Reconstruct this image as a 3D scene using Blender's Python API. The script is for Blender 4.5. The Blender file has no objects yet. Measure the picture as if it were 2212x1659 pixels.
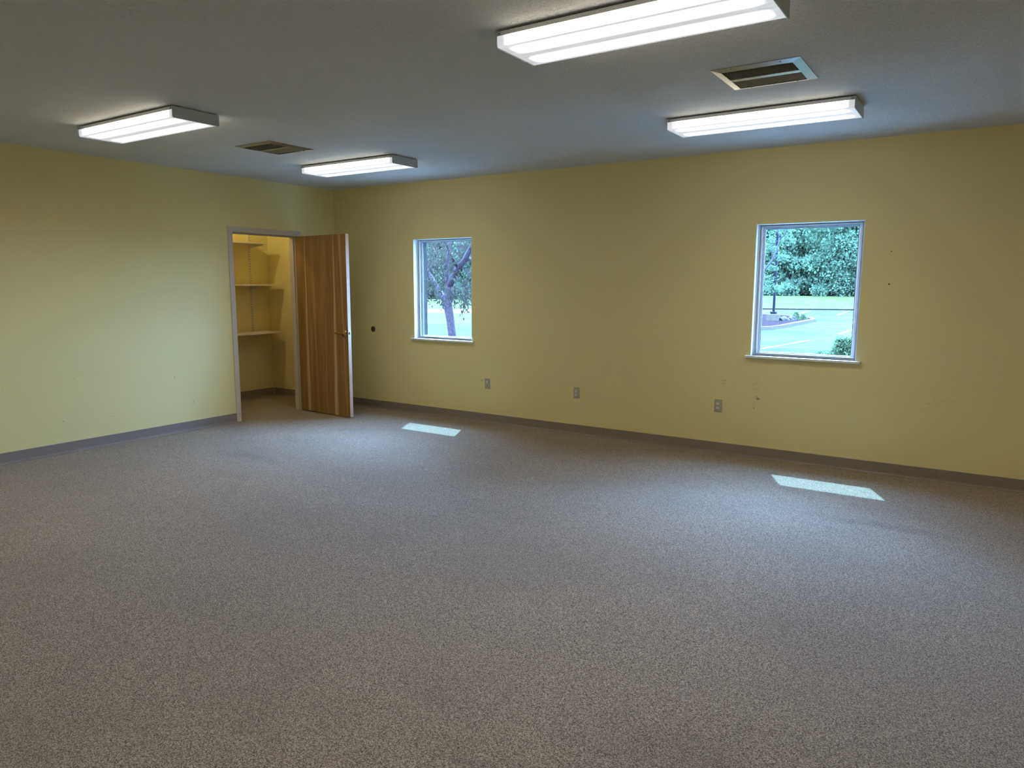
import bpy, math, random
from mathutils import Vector, Matrix, noise

scn = bpy.context.scene
COL = scn.collection
PI = math.pi
R = math.radians

# ------------------------------------------------------------------ camera
W_PX, H_PX = 2212, 1659
F_PX = 1550.6
YAW, PITCH, ROLL = R(33.229), R(8.015), R(0.155)
CAM = Vector((7.052, -6.605, 1.581))
fwd = Vector((-math.sin(YAW) * math.cos(PITCH), math.cos(YAW) * math.cos(PITCH), -math.sin(PITCH)))
rgt = Vector((math.cos(YAW), math.sin(YAW), 0))
upv = rgt.cross(fwd)
r2 = rgt * math.cos(ROLL) + upv * math.sin(ROLL)
u2 = upv * math.cos(ROLL) - rgt * math.sin(ROLL)
cd = bpy.data.cameras.new('camera')
cam = bpy.data.objects.new('camera', cd)
COL.objects.link(cam)
m = Matrix((r2, u2, -fwd)).transposed().to_4x4()
m.translation = CAM
cam.matrix_world = m
cd.sensor_fit = 'HORIZONTAL'
cd.sensor_width = 36.0
cd.lens = F_PX / W_PX * 36.0
cd.clip_start = 0.05
cd.clip_end = 500
scn.camera = cam

# ------------------------------------------------------------------ colour management
scn.view_settings.view_transform = 'Standard'
scn.view_settings.look = 'None'
scn.view_settings.exposure = 0.0
scn.view_settings.gamma = 1.0
scn.view_settings.use_curve_mapping = False

# ------------------------------------------------------------------ world and sun
SUN_COL, SUN_E = (0.47, 0.73, 1.0), 36.0
SKY_COL, SKY_E, SKY_GLOW = (0.40, 0.54, 1.0), 42.0, 136.0
GLASS_TINT = (0.78, 0.95, 1.0, 1)
LAMP_COL, LAMP_E = (1.0, 0.90, 0.70), 31.0

world = bpy.data.worlds.new('sky')
scn.world = world
world.use_nodes = True
bg = world.node_tree.nodes['Background']
bg.inputs['Color'].default_value = (*SKY_COL, 1)
SUN_DIR = Vector((0.245, -0.523, -1.0)).normalized()
# hazy sky: brighter in a broad glow around the sun
wt = world.node_tree
wc = wt.nodes.new('ShaderNodeTexCoord')
wd = wt.nodes.new('ShaderNodeVectorMath')
wd.operation = 'DOT_PRODUCT'
wd.inputs[1].default_value = -SUN_DIR
wt.links.new(wc.outputs['Generated'], wd.inputs[0])
wm = wt.nodes.new('ShaderNodeMath')
wm.operation = 'MAXIMUM'
wm.inputs[1].default_value = 0.0
wt.links.new(wd.outputs['Value'], wm.inputs[0])
wp = wt.nodes.new('ShaderNodeMath')
wp.operation = 'POWER'
wp.inputs[1].default_value = 2.5
wt.links.new(wm.outputs[0], wp.inputs[0])
wa = wt.nodes.new('ShaderNodeMath')
wa.operation = 'MULTIPLY_ADD'
wa.inputs[1].default_value = SKY_GLOW
wa.inputs[2].default_value = SKY_E
wt.links.new(wp.outputs[0], wa.inputs[0])
wt.links.new(wa.outputs[0], bg.inputs['Strength'])

sl = bpy.data.lights.new('sun', 'SUN')
sl.energy = SUN_E
sl.color = SUN_COL
sl.angle = R(0.53)
sun = bpy.data.objects.new('sun', sl)
COL.objects.link(sun)
sun.rotation_euler = SUN_DIR.to_track_quat('-Z', 'Y').to_euler()
sun.location = (2, 6, 12)


def portal(x0, x1, z0, z1):
    l = bpy.data.lights.new('window_daylight', 'AREA')
    l.shape = 'RECTANGLE'
    l.size = x1 - x0
    l.size_y = z1 - z0
    l.cycles.is_portal = True
    o = bpy.data.objects.new('window_daylight', l)
    COL.objects.link(o)
    o.location = ((x0 + x1) / 2, 0.27, (z0 + z1) / 2)
    o.rotation_euler = (R(-90), 0, 0)


portal(1.29, 2.21, 0.86, 2.08)
portal(5.28, 6.21, 0.86, 2.08)

# ------------------------------------------------------------------ node helpers


class NT:
    def __init__(s, name):
        s.m = bpy.data.materials.new(name)
        s.m.use_nodes = True
        s.t = s.m.node_tree
        s.n = s.t.nodes
        s.b = s.n.get('Principled BSDF')
        s.out = s.n.get('Material Output')
        s.co = s.n.new('ShaderNodeTexCoord')

    def link(s, a, b):
        s.t.links.new(a, b)

    def _in(s, sock, v):
        if hasattr(v, 'is_linked') or isinstance(v, bpy.types.NodeSocket):
            s.link(v, sock)
        elif v is not None:
            sock.default_value = v

    def math(s, op, a, b=None, c=None, clamp=False):
        n = s.n.new('ShaderNodeMath')
        n.operation = op
        n.use_clamp = clamp
        s._in(n.inputs[0], a)
        if b is not None:
            s._in(n.inputs[1], b)
        if c is not None:
            s._in(n.inputs[2], c)
        return n.outputs[0]

    def xyz(s, vec):
        n = s.n.new('ShaderNodeSeparateXYZ')
        s.link(vec, n.inputs[0])
        return n.outputs

    def mapping(s, vec, scale=(1, 1, 1), loc=(0, 0, 0)):
        n = s.n.new('ShaderNodeMapping')
        s.link(vec, n.inputs[0])
        n.inputs['Scale'].default_value = scale
        n.inputs['Location'].default_value = loc
        return n.outputs[0]

    def noise(s, vec, scale, detail=2.0, rough=0.5, dist=0.0):
        n = s.n.new('ShaderNodeTexNoise')
        s.link(vec, n.inputs['Vector'])
        n.inputs['Scale'].default_value = scale
        n.inputs['Detail'].default_value = detail
        n.inputs['Roughness'].default_value = rough
        n.inputs['Distortion'].default_value = dist
        return n.outputs[0]

    def ramp(s, f, stops):
        n = s.n.new('ShaderNodeValToRGB')
        s.link(f, n.inputs[0])
        e = n.color_ramp.elements
        while len(e) < len(stops):
            e.new(0.5)
        for i, (p, c) in enumerate(stops):
            e[i].position = p
            e[i].color = (*c, 1) if len(c) == 3 else c
        return n.outputs[0]

    def smooth(s, v, a, b, lo=0.0, hi=1.0):
        n = s.n.new('ShaderNodeMapRange')
        n.interpolation_type = 'SMOOTHSTEP'
        s._in(n.inputs[0], v)
        n.inputs[1].default_value = a
        n.inputs[2].default_value = b
        n.inputs[3].default_value = lo
        n.inputs[4].default_value = hi
        return n.outputs[0]

    def mix(s, f, a, b, mode='MIX'):
        n = s.n.new('ShaderNodeMix')
        n.data_type = 'RGBA'
        n.blend_type = mode
        s._in(n.inputs[0], f)
        for i, v in ((6, a), (7, b)):
            if isinstance(v, tuple):
                v = (*v, 1) if len(v) == 3 else v
            s._in(n.inputs[i], v)
        return n.outputs[2]

    def bump(s, h, strength, dist):
        n = s.n.new('ShaderNodeBump')
        n.inputs['Strength'].default_value = strength
        n.inputs['Distance'].default_value = dist
        s.link(h, n.inputs['Height'])
        s.link(n.outputs[0], s.b.inputs['Normal'])

    def base(s, v, rough=0.6, spec=0.5, metal=0.0):
        if isinstance(v, tuple):
            v = (*v, 1) if len(v) == 3 else v
        s._in(s.b.inputs['Base Color'], v)
        s.b.inputs['Roughness'].default_value = rough
        s.b.inputs['Specular IOR Level'].default_value = spec
        s.b.inputs['Metallic'].default_value = metal
        return s.m


def simple(name, col, rough=0.5, spec=0.5, metal=0.0, var=0.06, scale=30):
    t = NT(name)
    f = t.noise(t.co.outputs['Object'], scale, 3)
    a = tuple(max(0, c * (1 - var)) for c in col)
    b = tuple(min(1, c * (1 + var)) for c in col)
    return t.base(t.ramp(f, [(0.3, a), (0.7, b)]), rough, spec, metal)


# ------------------------------------------------------------------ materials
def mat_wall(name, marks=(), axis=0):
    """yellow paint; marks = (u, z, half width, half height, strength, noise scale)"""
    t = NT(name)
    P = t.co.outputs['Object']
    f = t.noise(P, 1.3, 3)
    c = t.ramp(f, [(0.3, (0.785, 0.680, 0.315)), (0.7, (0.80, 0.695, 0.325))])
    o = t.xyz(P)
    for (u, z, hw, hh, st, ns) in marks:
        du = t.math('DIVIDE', t.math('SUBTRACT', o[axis], u), hw)
        dz = t.math('DIVIDE', t.math('SUBTRACT', o[2], z), hh)
        d = t.math('SQRT', t.math('ADD', t.math('MULTIPLY', du, du), t.math('MULTIPLY', dz, dz)))
        k = t.smooth(d, 1.0, 0.5)
        if ns:
            k = t.math('MULTIPLY', k, t.smooth(t.noise(P, ns, 4, 0.7), 0.5, 0.62))
        c = t.mix(t.math('MULTIPLY', k, st), c, (0.16, 0.115, 0.06))
    t.base(c, 0.62, 0.35)
    n1 = t.noise(P, 140, 2)
    t.bump(n1, 0.10, 0.002)
    return t.m


M_WALL_WIN = mat_wall('yellow_paint_window_wall', [
    (5.078, 0.690, 0.085, 0.007, 0.75, 60), (5.08, 0.664, 0.018, 0.004, 0.5, 0),
    (5.395, 0.545, 0.019, 0.014, 0.7, 0), (5.375, 0.555, 0.030, 0.018, 0.7, 90),
    (5.37, 0.67, 0.06, 0.12, 0.22, 55), (5.36, 0.455, 0.006, 0.008, 0.8, 0),
    (5.36, 0.50, 0.012, 0.03, 0.3, 90), (4.72, 0.53, 0.004, 0.01, 0.5, 0),
    (2.31, 0.48, 0.035, 0.008, 0.28, 0), (6.86, 0.66, 0.16, 0.012, 0.25, 40),
    (6.75, 0.63, 0.10, 0.01, 0.22, 60)], 0)
M_WALL_CL = mat_wall('yellow_paint_closet_wall', [
    (-3.28, 0.69, 0.05, 0.008, 0.25, 50), (-3.02, 0.72, 0.12, 0.006, 0.18, 50),
    (-2.7, 0.83, 0.05, 0.006, 0.2, 60), (-2.42, 0.86, 0.10, 0.006, 0.2, 60),
    (-2.30, 0.59, 0.008, 0.02, 0.35, 0), (-3.42, 0.30, 0.008, 0.008, 0.5, 0),
    (-2.98, 0.28, 0.006, 0.006, 0.5, 0), (-2.1, 0.30, 0.006, 0.02, 0.3, 0)], 1)
M_WALL = mat_wall('yellow_paint')


def mat_ceiling():
    t = NT('textured_ceiling_paint')
    P = t.co.outputs['Object']
    f = t.noise(P, 0.9, 2)
    c = t.ramp(f, [(0.3, (0.75, 0.765, 0.765)), (0.7, (0.80, 0.815, 0.815))])
    t.base(c, 0.75, 0.25)
    a = t.noise(P, 75, 3, 0.6, 0.6)
    b = t.smooth(a, 0.46, 0.60)
    g = t.noise(P, 210, 2)
    h = t.math('ADD', b, t.math('MULTIPLY', g, 0.35))
    t.bump(h, 0.85, 0.005)
    return t.m


M_CEIL = mat_ceiling()


def mat_carpet():
    t = NT('speckled_loop_carpet')
    P = t.co.outputs['Object']
    v = t.n.new('ShaderNodeTexVoronoi')
    t.link(P, v.inputs['Vector'])
    v.inputs['Scale'].default_value = 330
    cell = t.xyz(v.outputs['Color'])[0]
    fine = t.noise(P, 460, 3, 0.75)
    mid = t.noise(t.mapping(P, (0.8, 1.25, 1)), 150, 3, 0.65)
    s = t.math('ADD', t.math('MULTIPLY', cell, 0.42), t.math('ADD', t.math('MULTIPLY', fine, 0.42), t.math('MULTIPLY', mid, 0.50)))
    c = t.ramp(s, [(0.44, (0.050, 0.035, 0.021)), (0.58, (0.198, 0.150, 0.102)), (0.69, (0.310, 0.243, 0.170)), (0.86, (0.60, 0.485, 0.355))])
    # traffic wear
    big = t.noise(t.mapping(P, (0.7, 1.0, 1)), 1.1, 4, 0.6)
    c = t.mix(t.smooth(big, 0.40, 0.66, 0.0, 0.22), c, (0.19, 0.155, 0.115), 'MIX')
    streak = t.noise(t.mapping(P, (3.0, 0.9, 1), (4, 2, 0)), 1.6, 3, 0.6)
    c = t.mix(t.smooth(streak, 0.60, 0.78, 0.0, 0.12), c, (0.15, 0.12, 0.09), 'MIX')
    o = t.xyz(P)
    for (x, y, rx, ry, st) in ((6.55, -1.45, 0.55, 0.10, 0.42), (5.75, -4.85, 0.13, 0.05, 0.40), (5.35, -4.60, 0.30, 0.10, 0.20),
                               (6.30, -4.50, 0.35, 0.30, 0.22), (6.5, -3.1, 0.5, 0.5, 0.20), (1.55, -2.55, 0.5, 0.14, 0.30),
                               (1.9, -3.05, 0.3, 0.08, 0.25)):
        du = t.math('DIVIDE', t.math('SUBTRACT', o[0], x), rx)
        dz = t.math('DIVIDE', t.math('SUBTRACT', o[1], y), ry)
        d = t.math('SQRT', t.math('ADD', t.math('MULTIPLY', du, du), t.math('MULTIPLY', dz, dz)))
        wob = t.math('ADD', d, t.math('MULTIPLY', t.math('SUBTRACT', t.noise(P, 9, 3), 0.5), 1.3))
        c = t.mix(t.smooth(wob, 1.3, 0.0, 0.0, st * 0.6), c, (0.08, 0.06, 0.048))
    t.base(c, 0.95, 0.1)
    t.b.inputs['Sheen Weight'].default_value = 0.08
    t.bump(s, 0.75, 0.006)
    return t.m


M_CARPET = mat_carpet()
M_BASE = simple('grey_vinyl_cove_base', (0.250, 0.205, 0.172), 0.38, 0.5)
M_WHITE = simple('white_window_paint', (0.84, 0.86, 0.84), 0.4, 0.5, var=0.02)
M_VINYL = simple('window_frame_vinyl', (0.70, 0.75, 0.80), 0.35, 0.5, var=0.02)
M_GASKET = simple('dark_gasket', (0.07, 0.10, 0.14), 0.6)
M_FRAMEP = simple('grey_door_frame_paint', (0.60, 0.54, 0.43), 0.45, 0.5, var=0.03)
M_SHELF = simple('cream_shelf_melamine', (0.80, 0.74, 0.55), 0.45, 0.4, var=0.02)
M_BRACKET = simple('cream_bracket_metal', (0.76, 0.71, 0.54), 0.4, 0.5, var=0.02)
M_LAMPMETAL = simple('white_enamel_metal', (0.84, 0.85, 0.88), 0.4, 0.5, var=0.02)
M_CAP = simple('white_end_cap', (0.52, 0.58, 0.60), 0.4, 0.5, var=0.02)
M_DARK = simple('dark_void', (0.02, 0.02, 0.018), 0.8, 0.1)
M_ALU = simple('satin_aluminium', (0.40, 0.40, 0.385), 0.26, 0.5, 0.7, var=0.03)
M_BLADE = simple('vent_blade_metal', (0.36, 0.34, 0.28), 0.45, 0.5, 0.2)
M_BRASS = simple('antique_brass', (0.55, 0.33, 0.10), 0.22, 0.5, 1.0)
M_PLATE = simple('grey_cover_plate', (0.43, 0.40, 0.31), 0.4, 0.5, var=0.02)
M_SOCK = simple('grey_socket_cap', (0.64, 0.62, 0.54), 0.35, 0.5, var=0.02)
M_RUBBER = simple('brown_rubber', (0.065, 0.035, 0.02), 0.55)
M_BRONZE = simple('bronze_ring', (0.16, 0.08, 0.04), 0.35, 0.5, 0.7)
M_STEEL = simple('bright_steel', (0.75, 0.74, 0.72), 0.2, 0.5, 1.0)
M_BRICK = simple('tan_exterior_stucco', (0.0147, 0.0132, 0.0123), 0.9, 0.05, var=0.3, scale=12)
M_BULB = None


def mat_glass():
    t = NT('tinted_window_glass')
    tr = t.n.new('ShaderNodeBsdfTransparent')
    tr.inputs[0].default_value = GLASS_TINT
    gl = t.n.new('ShaderNodeBsdfGlossy')
    gl.inputs['Roughness'].default_value = 0.02
    fr = t.n.new('ShaderNodeFresnel')
    fr.inputs[0].default_value = 1.35
    mx = t.n.new('ShaderNodeMixShader')
    t.link(t.math('MULTIPLY', fr.outputs[0], 0.6), mx.inputs[0])
    t.link(tr.outputs[0], mx.inputs[1])
    t.link(gl.outputs[0], mx.inputs[2])
    t.link(mx.outputs[0], t.out.inputs[0])
    return t.m


M_GLASS = mat_glass()


def mat_wood():
    t = NT('hickory_veneer')
    P = t.co.outputs['Object']
    o = t.xyz(P)
    u, z = o[0], o[2]
    warp = t.math('MULTIPLY', t.math('SUBTRACT', t.noise(t.mapping(P, (1, 1, 0.5)), 2.2, 2), 0.5), 0.06)
    uu = t.math('ADD', u, warp)
    cv = t.n.new('ShaderNodeCombineXYZ')
    t.link(uu, cv.inputs[0])
    t.link(o[1], cv.inputs[1])
    t.link(t.math('MULTIPLY', z, 0.05), cv.inputs[2])
    g1 = t.noise(cv.outputs[0], 26, 4, 0.6)
    g2 = t.noise(cv.outputs[0], 160, 3, 0.6)
    g3 = t.noise(cv.outputs[0], 7, 2, 0.5)
    s = t.math('ADD', t.math('MULTIPLY', g1, 0.5), t.math('ADD', t.math('MULTIPLY', g2, 0.22), t.math('MULTIPLY', g3, 0.28)))
    c = t.ramp(s, [(0.36, (0.20, 0.098, 0.026)), (0.5, (0.29, 0.155, 0.042)), (0.66, (0.41, 0.24, 0.078))])
    h = t.math('DIVIDE', z, 2.13)
    uw = t.math('ADD', u, t.math('MULTIPLY', warp, 0.45))
    for (c0, c1, w0, w1, st) in ((0.165, 0.170, 0.033, 0.006, 0.9), (0.672, 0.690, 0.034, 0.005, 0.9),
                                 (0.86, 0.80, 0.004, 0.020, 0.45), (0.34, 0.30, 0.010, 0.022, 0.22),
                                 (0.50, 0.53, 0.006, 0.020, 0.18), (0.25, 0.20, 0.003, 0.012, 0.15)):
        cen = t.math('ADD', c0, t.math('MULTIPLY', h, c1 - c0))
        wid = t.math('ADD', w0, t.math('MULTIPLY', h, w1 - w0))
        d = t.math('DIVIDE', t.math('ABSOLUTE', t.math('SUBTRACT', uw, cen)), wid)
        d = t.math('ADD', d, t.math('MULTIPLY', t.math('SUBTRACT', g1, 0.5), 0.5))
        c = t.mix(t.smooth(d, 1.05, 0.75, 0.0, st), c, (0.56, 0.40, 0.17))
    t.base(c, 0.38, 0.45)
    return t.m


M_WOOD = mat_wood()
M_WOODEDGE = simple('pale_door_edge', (0.66, 0.50, 0.37), 0.45, 0.5, var=0.08)


def mat_diffuser():
    """prismatic acrylic lens of a two-tube fixture: bright over each tube, dimmer between and at the ends"""
    t = NT('prismatic_lens')
    o = t.xyz(t.co.outputs['Object'])
    ay = t.math('ABSOLUTE', o[1])
    d = t.math('ABSOLUTE', t.math('SUBTRACT', ay, 0.085))
    tube = t.math('POWER', t.smooth(d, 0.082, 0.008), 2.2)
    side = t.smooth(ay, 0.1632, 0.1665)
    rim = 1.0
    band = t.math('MAXIMUM', tube, t.math('MULTIPLY', side, 0.20))
    ends = t.smooth(t.math('ABSOLUTE', o[0]), 0.585, 0.50)
    s = t.math('MULTIPLY', t.math('MULTIPLY', band, ends), rim)
    # a prismatic lens throws its light down: radiance falls off away from the lens normal
    ge = t.n.new('ShaderNodeNewGeometry')
    dt = t.n.new('ShaderNodeVectorMath')
    dt.operation = 'DOT_PRODUCT'
    t.link(ge.outputs['Normal'], dt.inputs[0])
    t.link(ge.outputs['Incoming'], dt.inputs[1])
    s = t.math('MULTIPLY', s, t.math('ABSOLUTE', dt.outputs['Value']))
    pr = t.noise(t.mapping(t.co.outputs['Object'], (0.6, 14, 1)), 4, 2)
    s = t.math('ADD', t.math('MULTIPLY', s, LAMP_E), t.math('ADD', 0.28, t.math('MULTIPLY', pr, 0.5)))
    t.base((0.75, 0.76, 0.78), 0.35, 0.5)
    mr = t.smooth(s, 1.0, 5.0)
    t.link(t.mix(mr, (0.93, 0.95, 1.0), LAMP_COL), t.b.inputs['Emission Color'])
    t.link(s, t.b.inputs['Emission Strength'])
    return t.m


M_LENS = mat_diffuser()


def mat_bulb():
    t = NT('closet_bulb_glow')
    t.base((0.9, 0.88, 0.8), 0.4)
    t.b.inputs['Emission Color'].default_value = (1.0, 0.82, 0.46, 1)
    t.b.inputs['Emission Strength'].default_value = 330.0
    return t.m


M_BULB = mat_bulb()


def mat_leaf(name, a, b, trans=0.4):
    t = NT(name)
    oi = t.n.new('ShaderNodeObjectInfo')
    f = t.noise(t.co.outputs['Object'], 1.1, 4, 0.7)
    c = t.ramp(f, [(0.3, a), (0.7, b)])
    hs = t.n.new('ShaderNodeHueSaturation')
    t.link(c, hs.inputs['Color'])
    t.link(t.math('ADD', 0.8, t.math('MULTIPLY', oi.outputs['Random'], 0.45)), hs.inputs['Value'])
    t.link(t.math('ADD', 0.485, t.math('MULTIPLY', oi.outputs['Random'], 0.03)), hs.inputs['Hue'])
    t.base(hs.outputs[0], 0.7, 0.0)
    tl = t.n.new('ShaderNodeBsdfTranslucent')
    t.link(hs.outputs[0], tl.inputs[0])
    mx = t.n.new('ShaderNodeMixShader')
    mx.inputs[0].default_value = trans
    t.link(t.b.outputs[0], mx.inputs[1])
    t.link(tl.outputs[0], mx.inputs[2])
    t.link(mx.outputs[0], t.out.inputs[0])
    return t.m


M_LEAF_FAR = mat_leaf('woodland_leaves', (0.0427, 0.0737, 0.0425), (0.0955, 0.1473, 0.0802), 0.35)
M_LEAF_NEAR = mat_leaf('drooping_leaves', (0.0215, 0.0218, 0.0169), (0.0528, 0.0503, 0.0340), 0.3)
M_LEAF_LOC = mat_leaf('light_green_leaves', (0.0386, 0.0648, 0.0384), (0.0725, 0.1080, 0.0587), 0.4)
M_LEAF_BUSH = mat_leaf('evergreen_needles', (0.0472, 0.0739, 0.0400), (0.1023, 0.1330, 0.0581), 0.3)
M_BARK = simple('furrowed_bark', (0.0318, 0.0214, 0.0253), 0.9, 0.2, var=0.7, scale=22)
M_BARK2 = simple('dark_smooth_bark', (0.035, 0.035, 0.04), 0.9, 0.2, var=0.3)


def mat_ground(name, a, b, sc, sc2=None, rough=0.9):
    t = NT(name)
    P = t.co.outputs['Object']
    f = t.noise(P, sc, 5, 0.65)
    c = t.ramp(f, [(0.3, a), (0.7, b)])
    if sc2:
        f2 = t.noise(P, sc2, 2, 0.6)
        c = t.mix(t.smooth(f2, 0.4, 0.7, 0, 0.35), c, a)
    return t.base(c, rough, 0.0)


M_GRASS = mat_ground('mown_grass', (0.0217, 0.0270, 0.0089), (0.0336, 0.0376, 0.0138), 0.8, 14)
M_ASPH = mat_ground('worn_asphalt', (0.0168, 0.0194, 0.0122), (0.0304, 0.0316, 0.0187), 0.22, 1.3)
M_BOUNCE = mat_ground('pale_bounce_ground', (0.66, 0.66, 0.62), (0.74, 0.74, 0.70), 3)  # kept very pale so the added strip reflects daylight indoors
M_ROAD = mat_ground('pale_road', (0.0424, 0.0375, 0.0221), (0.0500, 0.0438, 0.0254), 0.4)
M_KERB = mat_ground('kerb_concrete', (0.0499, 0.0427, 0.0297), (0.0721, 0.0606, 0.0419), 4)
M_KERBD = mat_ground('kerb_face', (0.0123, 0.0102, 0.0092), (0.0306, 0.0224, 0.0202), 6)
M_MULCH = mat_ground('bark_mulch', (0.0054, 0.0043, 0.0053), (0.0188, 0.0122, 0.0123), 9)
M_PAINT = mat_ground('white_line_paint', (0.0816, 0.0816, 0.0734), (0.1102, 0.1102, 0.1020), 3)
M_SEAM = mat_ground('faded_line_paint', (0.0510, 0.0456, 0.0344), (0.0612, 0.0542, 0.0421), 3)
M_POLE = simple('dark_pole_paint', (0.0029, 0.0036, 0.0057), 0.7, 0.1)
M_ROCK = simple('grey_rock', (0.0196, 0.0171, 0.0200), 0.9, 0.2, var=0.5, scale=6)

# ------------------------------------------------------------------ mesh helpers


class MB:
    def __init__(s):
        s.v, s.f, s.sm = [], [], []

    def add(s, vs, fs, smooth=False):
        k = len(s.v)
        s.v += [tuple(p) for p in vs]
        s.f += [tuple(i + k for i in f) for f in fs]
        s.sm += [smooth] * len(fs)

    def box(s, x0, x1, y0, y1, z0, z1):
        s.add([(x0, y0, z0), (x1, y0, z0), (x1, y1, z0), (x0, y1, z0), (x0, y0, z1), (x1, y0, z1), (x1, y1, z1), (x0, y1, z1)],
              [(0, 3, 2, 1), (4, 5, 6, 7), (0, 1, 5, 4), (1, 2, 6, 5), (2, 3, 7, 6), (3, 0, 4, 7)])

    def poly_prism(s, pts, z0, z1):
        n = len(pts)
        s.add([(x, y, z0) for x, y in pts] + [(x, y, z1) for x, y in pts],
              [tuple(range(n))[::-1], tuple(range(n, 2 * n))] + [(i, (i + 1) % n, n + (i + 1) % n, n + i) for i in range(n)])

    def extrude(s, prof, a, b, frame):
        """profile [(p,q)] swept from a to b; frame(p,q,t)->xyz"""
        n = len(prof)
        s.add([frame(p, q, a) for p, q in prof] + [frame(p, q, b) for p, q in prof],
              [tuple(range(n)), tuple(range(n, 2 * n))[::-1]] + [(i, n + i, n + (i + 1) % n, (i + 1) % n) for i in range(n)])

    def tube(s, pts, rad, n=10, smooth=True, jit=0.0, rnd=None):
        pts = [Vector(p) for p in pts]
        if not isinstance(rad, (list, tuple)):
            rad = [rad] * len(pts)
        vs = []
        for i, p in enumerate(pts):
            d = (pts[min(i + 1, len(pts) - 1)] - pts[max(i - 1, 0)]).normalized()
            a = d.orthogonal().normalized() if i == 0 else (prev - d * prev.dot(d)).normalized()
            prev = a
            b = d.cross(a)
            for k in range(n):
                r = rad[i] * (1 + (rnd.uniform(-jit, jit) if rnd else 0))
                t = 2 * PI * k / n
                vs.append(p + a * math.cos(t) * r + b * math.sin(t) * r)
        fs = [tuple(range(n))[::-1], tuple(range((len(pts) - 1) * n, len(pts) * n))]
        for i in range(len(pts) - 1):
            for k in range(n):
                k2 = (k + 1) % n
                fs.append((i * n + k, i * n + k2, (i + 1) * n + k2, (i + 1) * n + k))
        s.add(vs, fs, smooth)

    def lathe(s, prof, origin, axis, n=24):
        """prof [(r,h)] about axis"""
        ax = Vector(axis).normalized()
        a = ax.orthogonal().normalized()
        b = ax.cross(a)
        o = Vector(origin)
        vs = []
        for r, h in prof:
            for k in range(n):
                t = 2 * PI * k / n
                vs.append(o + ax * h + (a * math.cos(t) + b * math.sin(t)) * max(r, 1e-5))
        fs = []
        for i in range(len(prof) - 1):
            for k in range(n):
                k2 = (k + 1) % n
                fs.append((i * n + k, i * n + k2, (i + 1) * n + k2, (i + 1) * n + k))
        fs.append(tuple(range(n))[::-1])
        fs.append(tuple(range((len(prof) - 1) * n, len(prof) * n)))
        s.add(vs, fs, True)

    def build(s, name, mat, parent=None, bevel=0.0, loc=None):
        me = bpy.data.meshes.new(name)
        me.from_pydata(s.v, [], s.f)
        me.polygons.foreach_set('use_smooth', s.sm)
        me.materials.append(mat)
        me.update()
        o = bpy.data.objects.new(name, me)
        COL.objects.link(o)
        if parent is not None:
            o.parent = parent
        if loc is not None:
            o.location = loc
        if bevel:
            b = o.modifiers.new('bevel', 'BEVEL')
            b.width = bevel
            b.segments = 2
            b.limit_method = 'ANGLE'
            b.angle_limit = R(40)
        return o


def tag(o, label=None, cat=None, group=None, kind=None):
    if label:
        o['label'] = label
    if cat:
        o['category'] = cat
    if group:
        o['group'] = group
    if kind:
        o['kind'] = kind
    return o


def empty(name, loc=(0, 0, 0), rz=0.0, **k):
    o = bpy.data.objects.new(name, None)
    o.empty_display_size = 0.1
    COL.objects.link(o)
    o.location = loc
    o.rotation_euler = (0, 0, rz)
    tag(o, **k)
    return o


def struct(name, mb, mat, label, cat, **k):
    return tag(mb.build(name, mat, **k), label, cat, None, 'structure')


def copy_tree(o, parent=None):
    c = o.copy()
    COL.objects.link(c)
    c.parent = parent
    for ch in list(o.children):
        copy_tree(ch, c)
    return c


def holed(mb, ax, lo, hi, u0, u1, v0, v1, holes):
    """slab with rectangular holes. ax 'y': u=x v=z ; 'x': u=y v=z ; 'z': u=x v=y"""
    us = sorted({u0, u1, *[h[0] for h in holes], *[h[1] for h in holes]})
    vs = sorted({v0, v1, *[h[2] for h in holes], *[h[3] for h in holes]})

    def P(u, v, w):
        return {'y': (u, w, v), 'x': (w, u, v), 'z': (u, v, w)}[ax]

    def solid(i, j):
        if i < 0 or j < 0 or i >= len(us) - 1 or j >= len(vs) - 1:
            return False
        cu, cv = (us[i] + us[i + 1]) / 2, (vs[j] + vs[j + 1]) / 2
        return not any(h[0] < cu < h[1] and h[2] < cv < h[3] for h in holes)
    for i in range(len(us) - 1):
        for j in range(len(vs) - 1):
            if not solid(i, j):
                continue
            a, b, c, d = us[i], us[i + 1], vs[j], vs[j + 1]
            mb.add([P(a, c, lo), P(b, c, lo), P(b, d, lo), P(a, d, lo)], [(0, 1, 2, 3)])
            mb.add([P(a, c, hi), P(b, c, hi), P(b, d, hi), P(a, d, hi)], [(3, 2, 1, 0)])
            for di, dj, q in ((-1, 0, (a, c, a, d)), (1, 0, (b, c, b, d)), (0, -1, (a, c, b, c)), (0, 1, (a, d, b, d))):
                if not solid(i + di, j + dj):
                    x0, y0, x1, y1 = q
                    mb.add([P(x0, y0, lo), P(x1, y1, lo), P(x1, y1, hi), P(x0, y0, hi)], [(0, 1, 2, 3)])


# ------------------------------------------------------------------ room shell
H = 2.743
XR, YB = 11.2, -9.6
CX0, CY0 = -1.34, -2.25           # closet back wall and far side wall
DY0, DY1, DZ = -1.523, -0.616, 2.139   # door opening
WINS = [(1.316, 2.179, 0.920, 2.090), (5.306, 6.180, 0.937, 2.102)]
VENTS = [(5.69, 6.15, -2.54, -2.06), (1.53, 1.99, -2.55, -2.085)]

b = MB()
b.box(CX0 - 0.1, XR + 0.1, YB - 0.1, 0.26, -0.12, 0.0)
struct('floor', b, M_CARPET, 'speckled grey brown loop carpet covering the whole room', 'floor')

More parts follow.
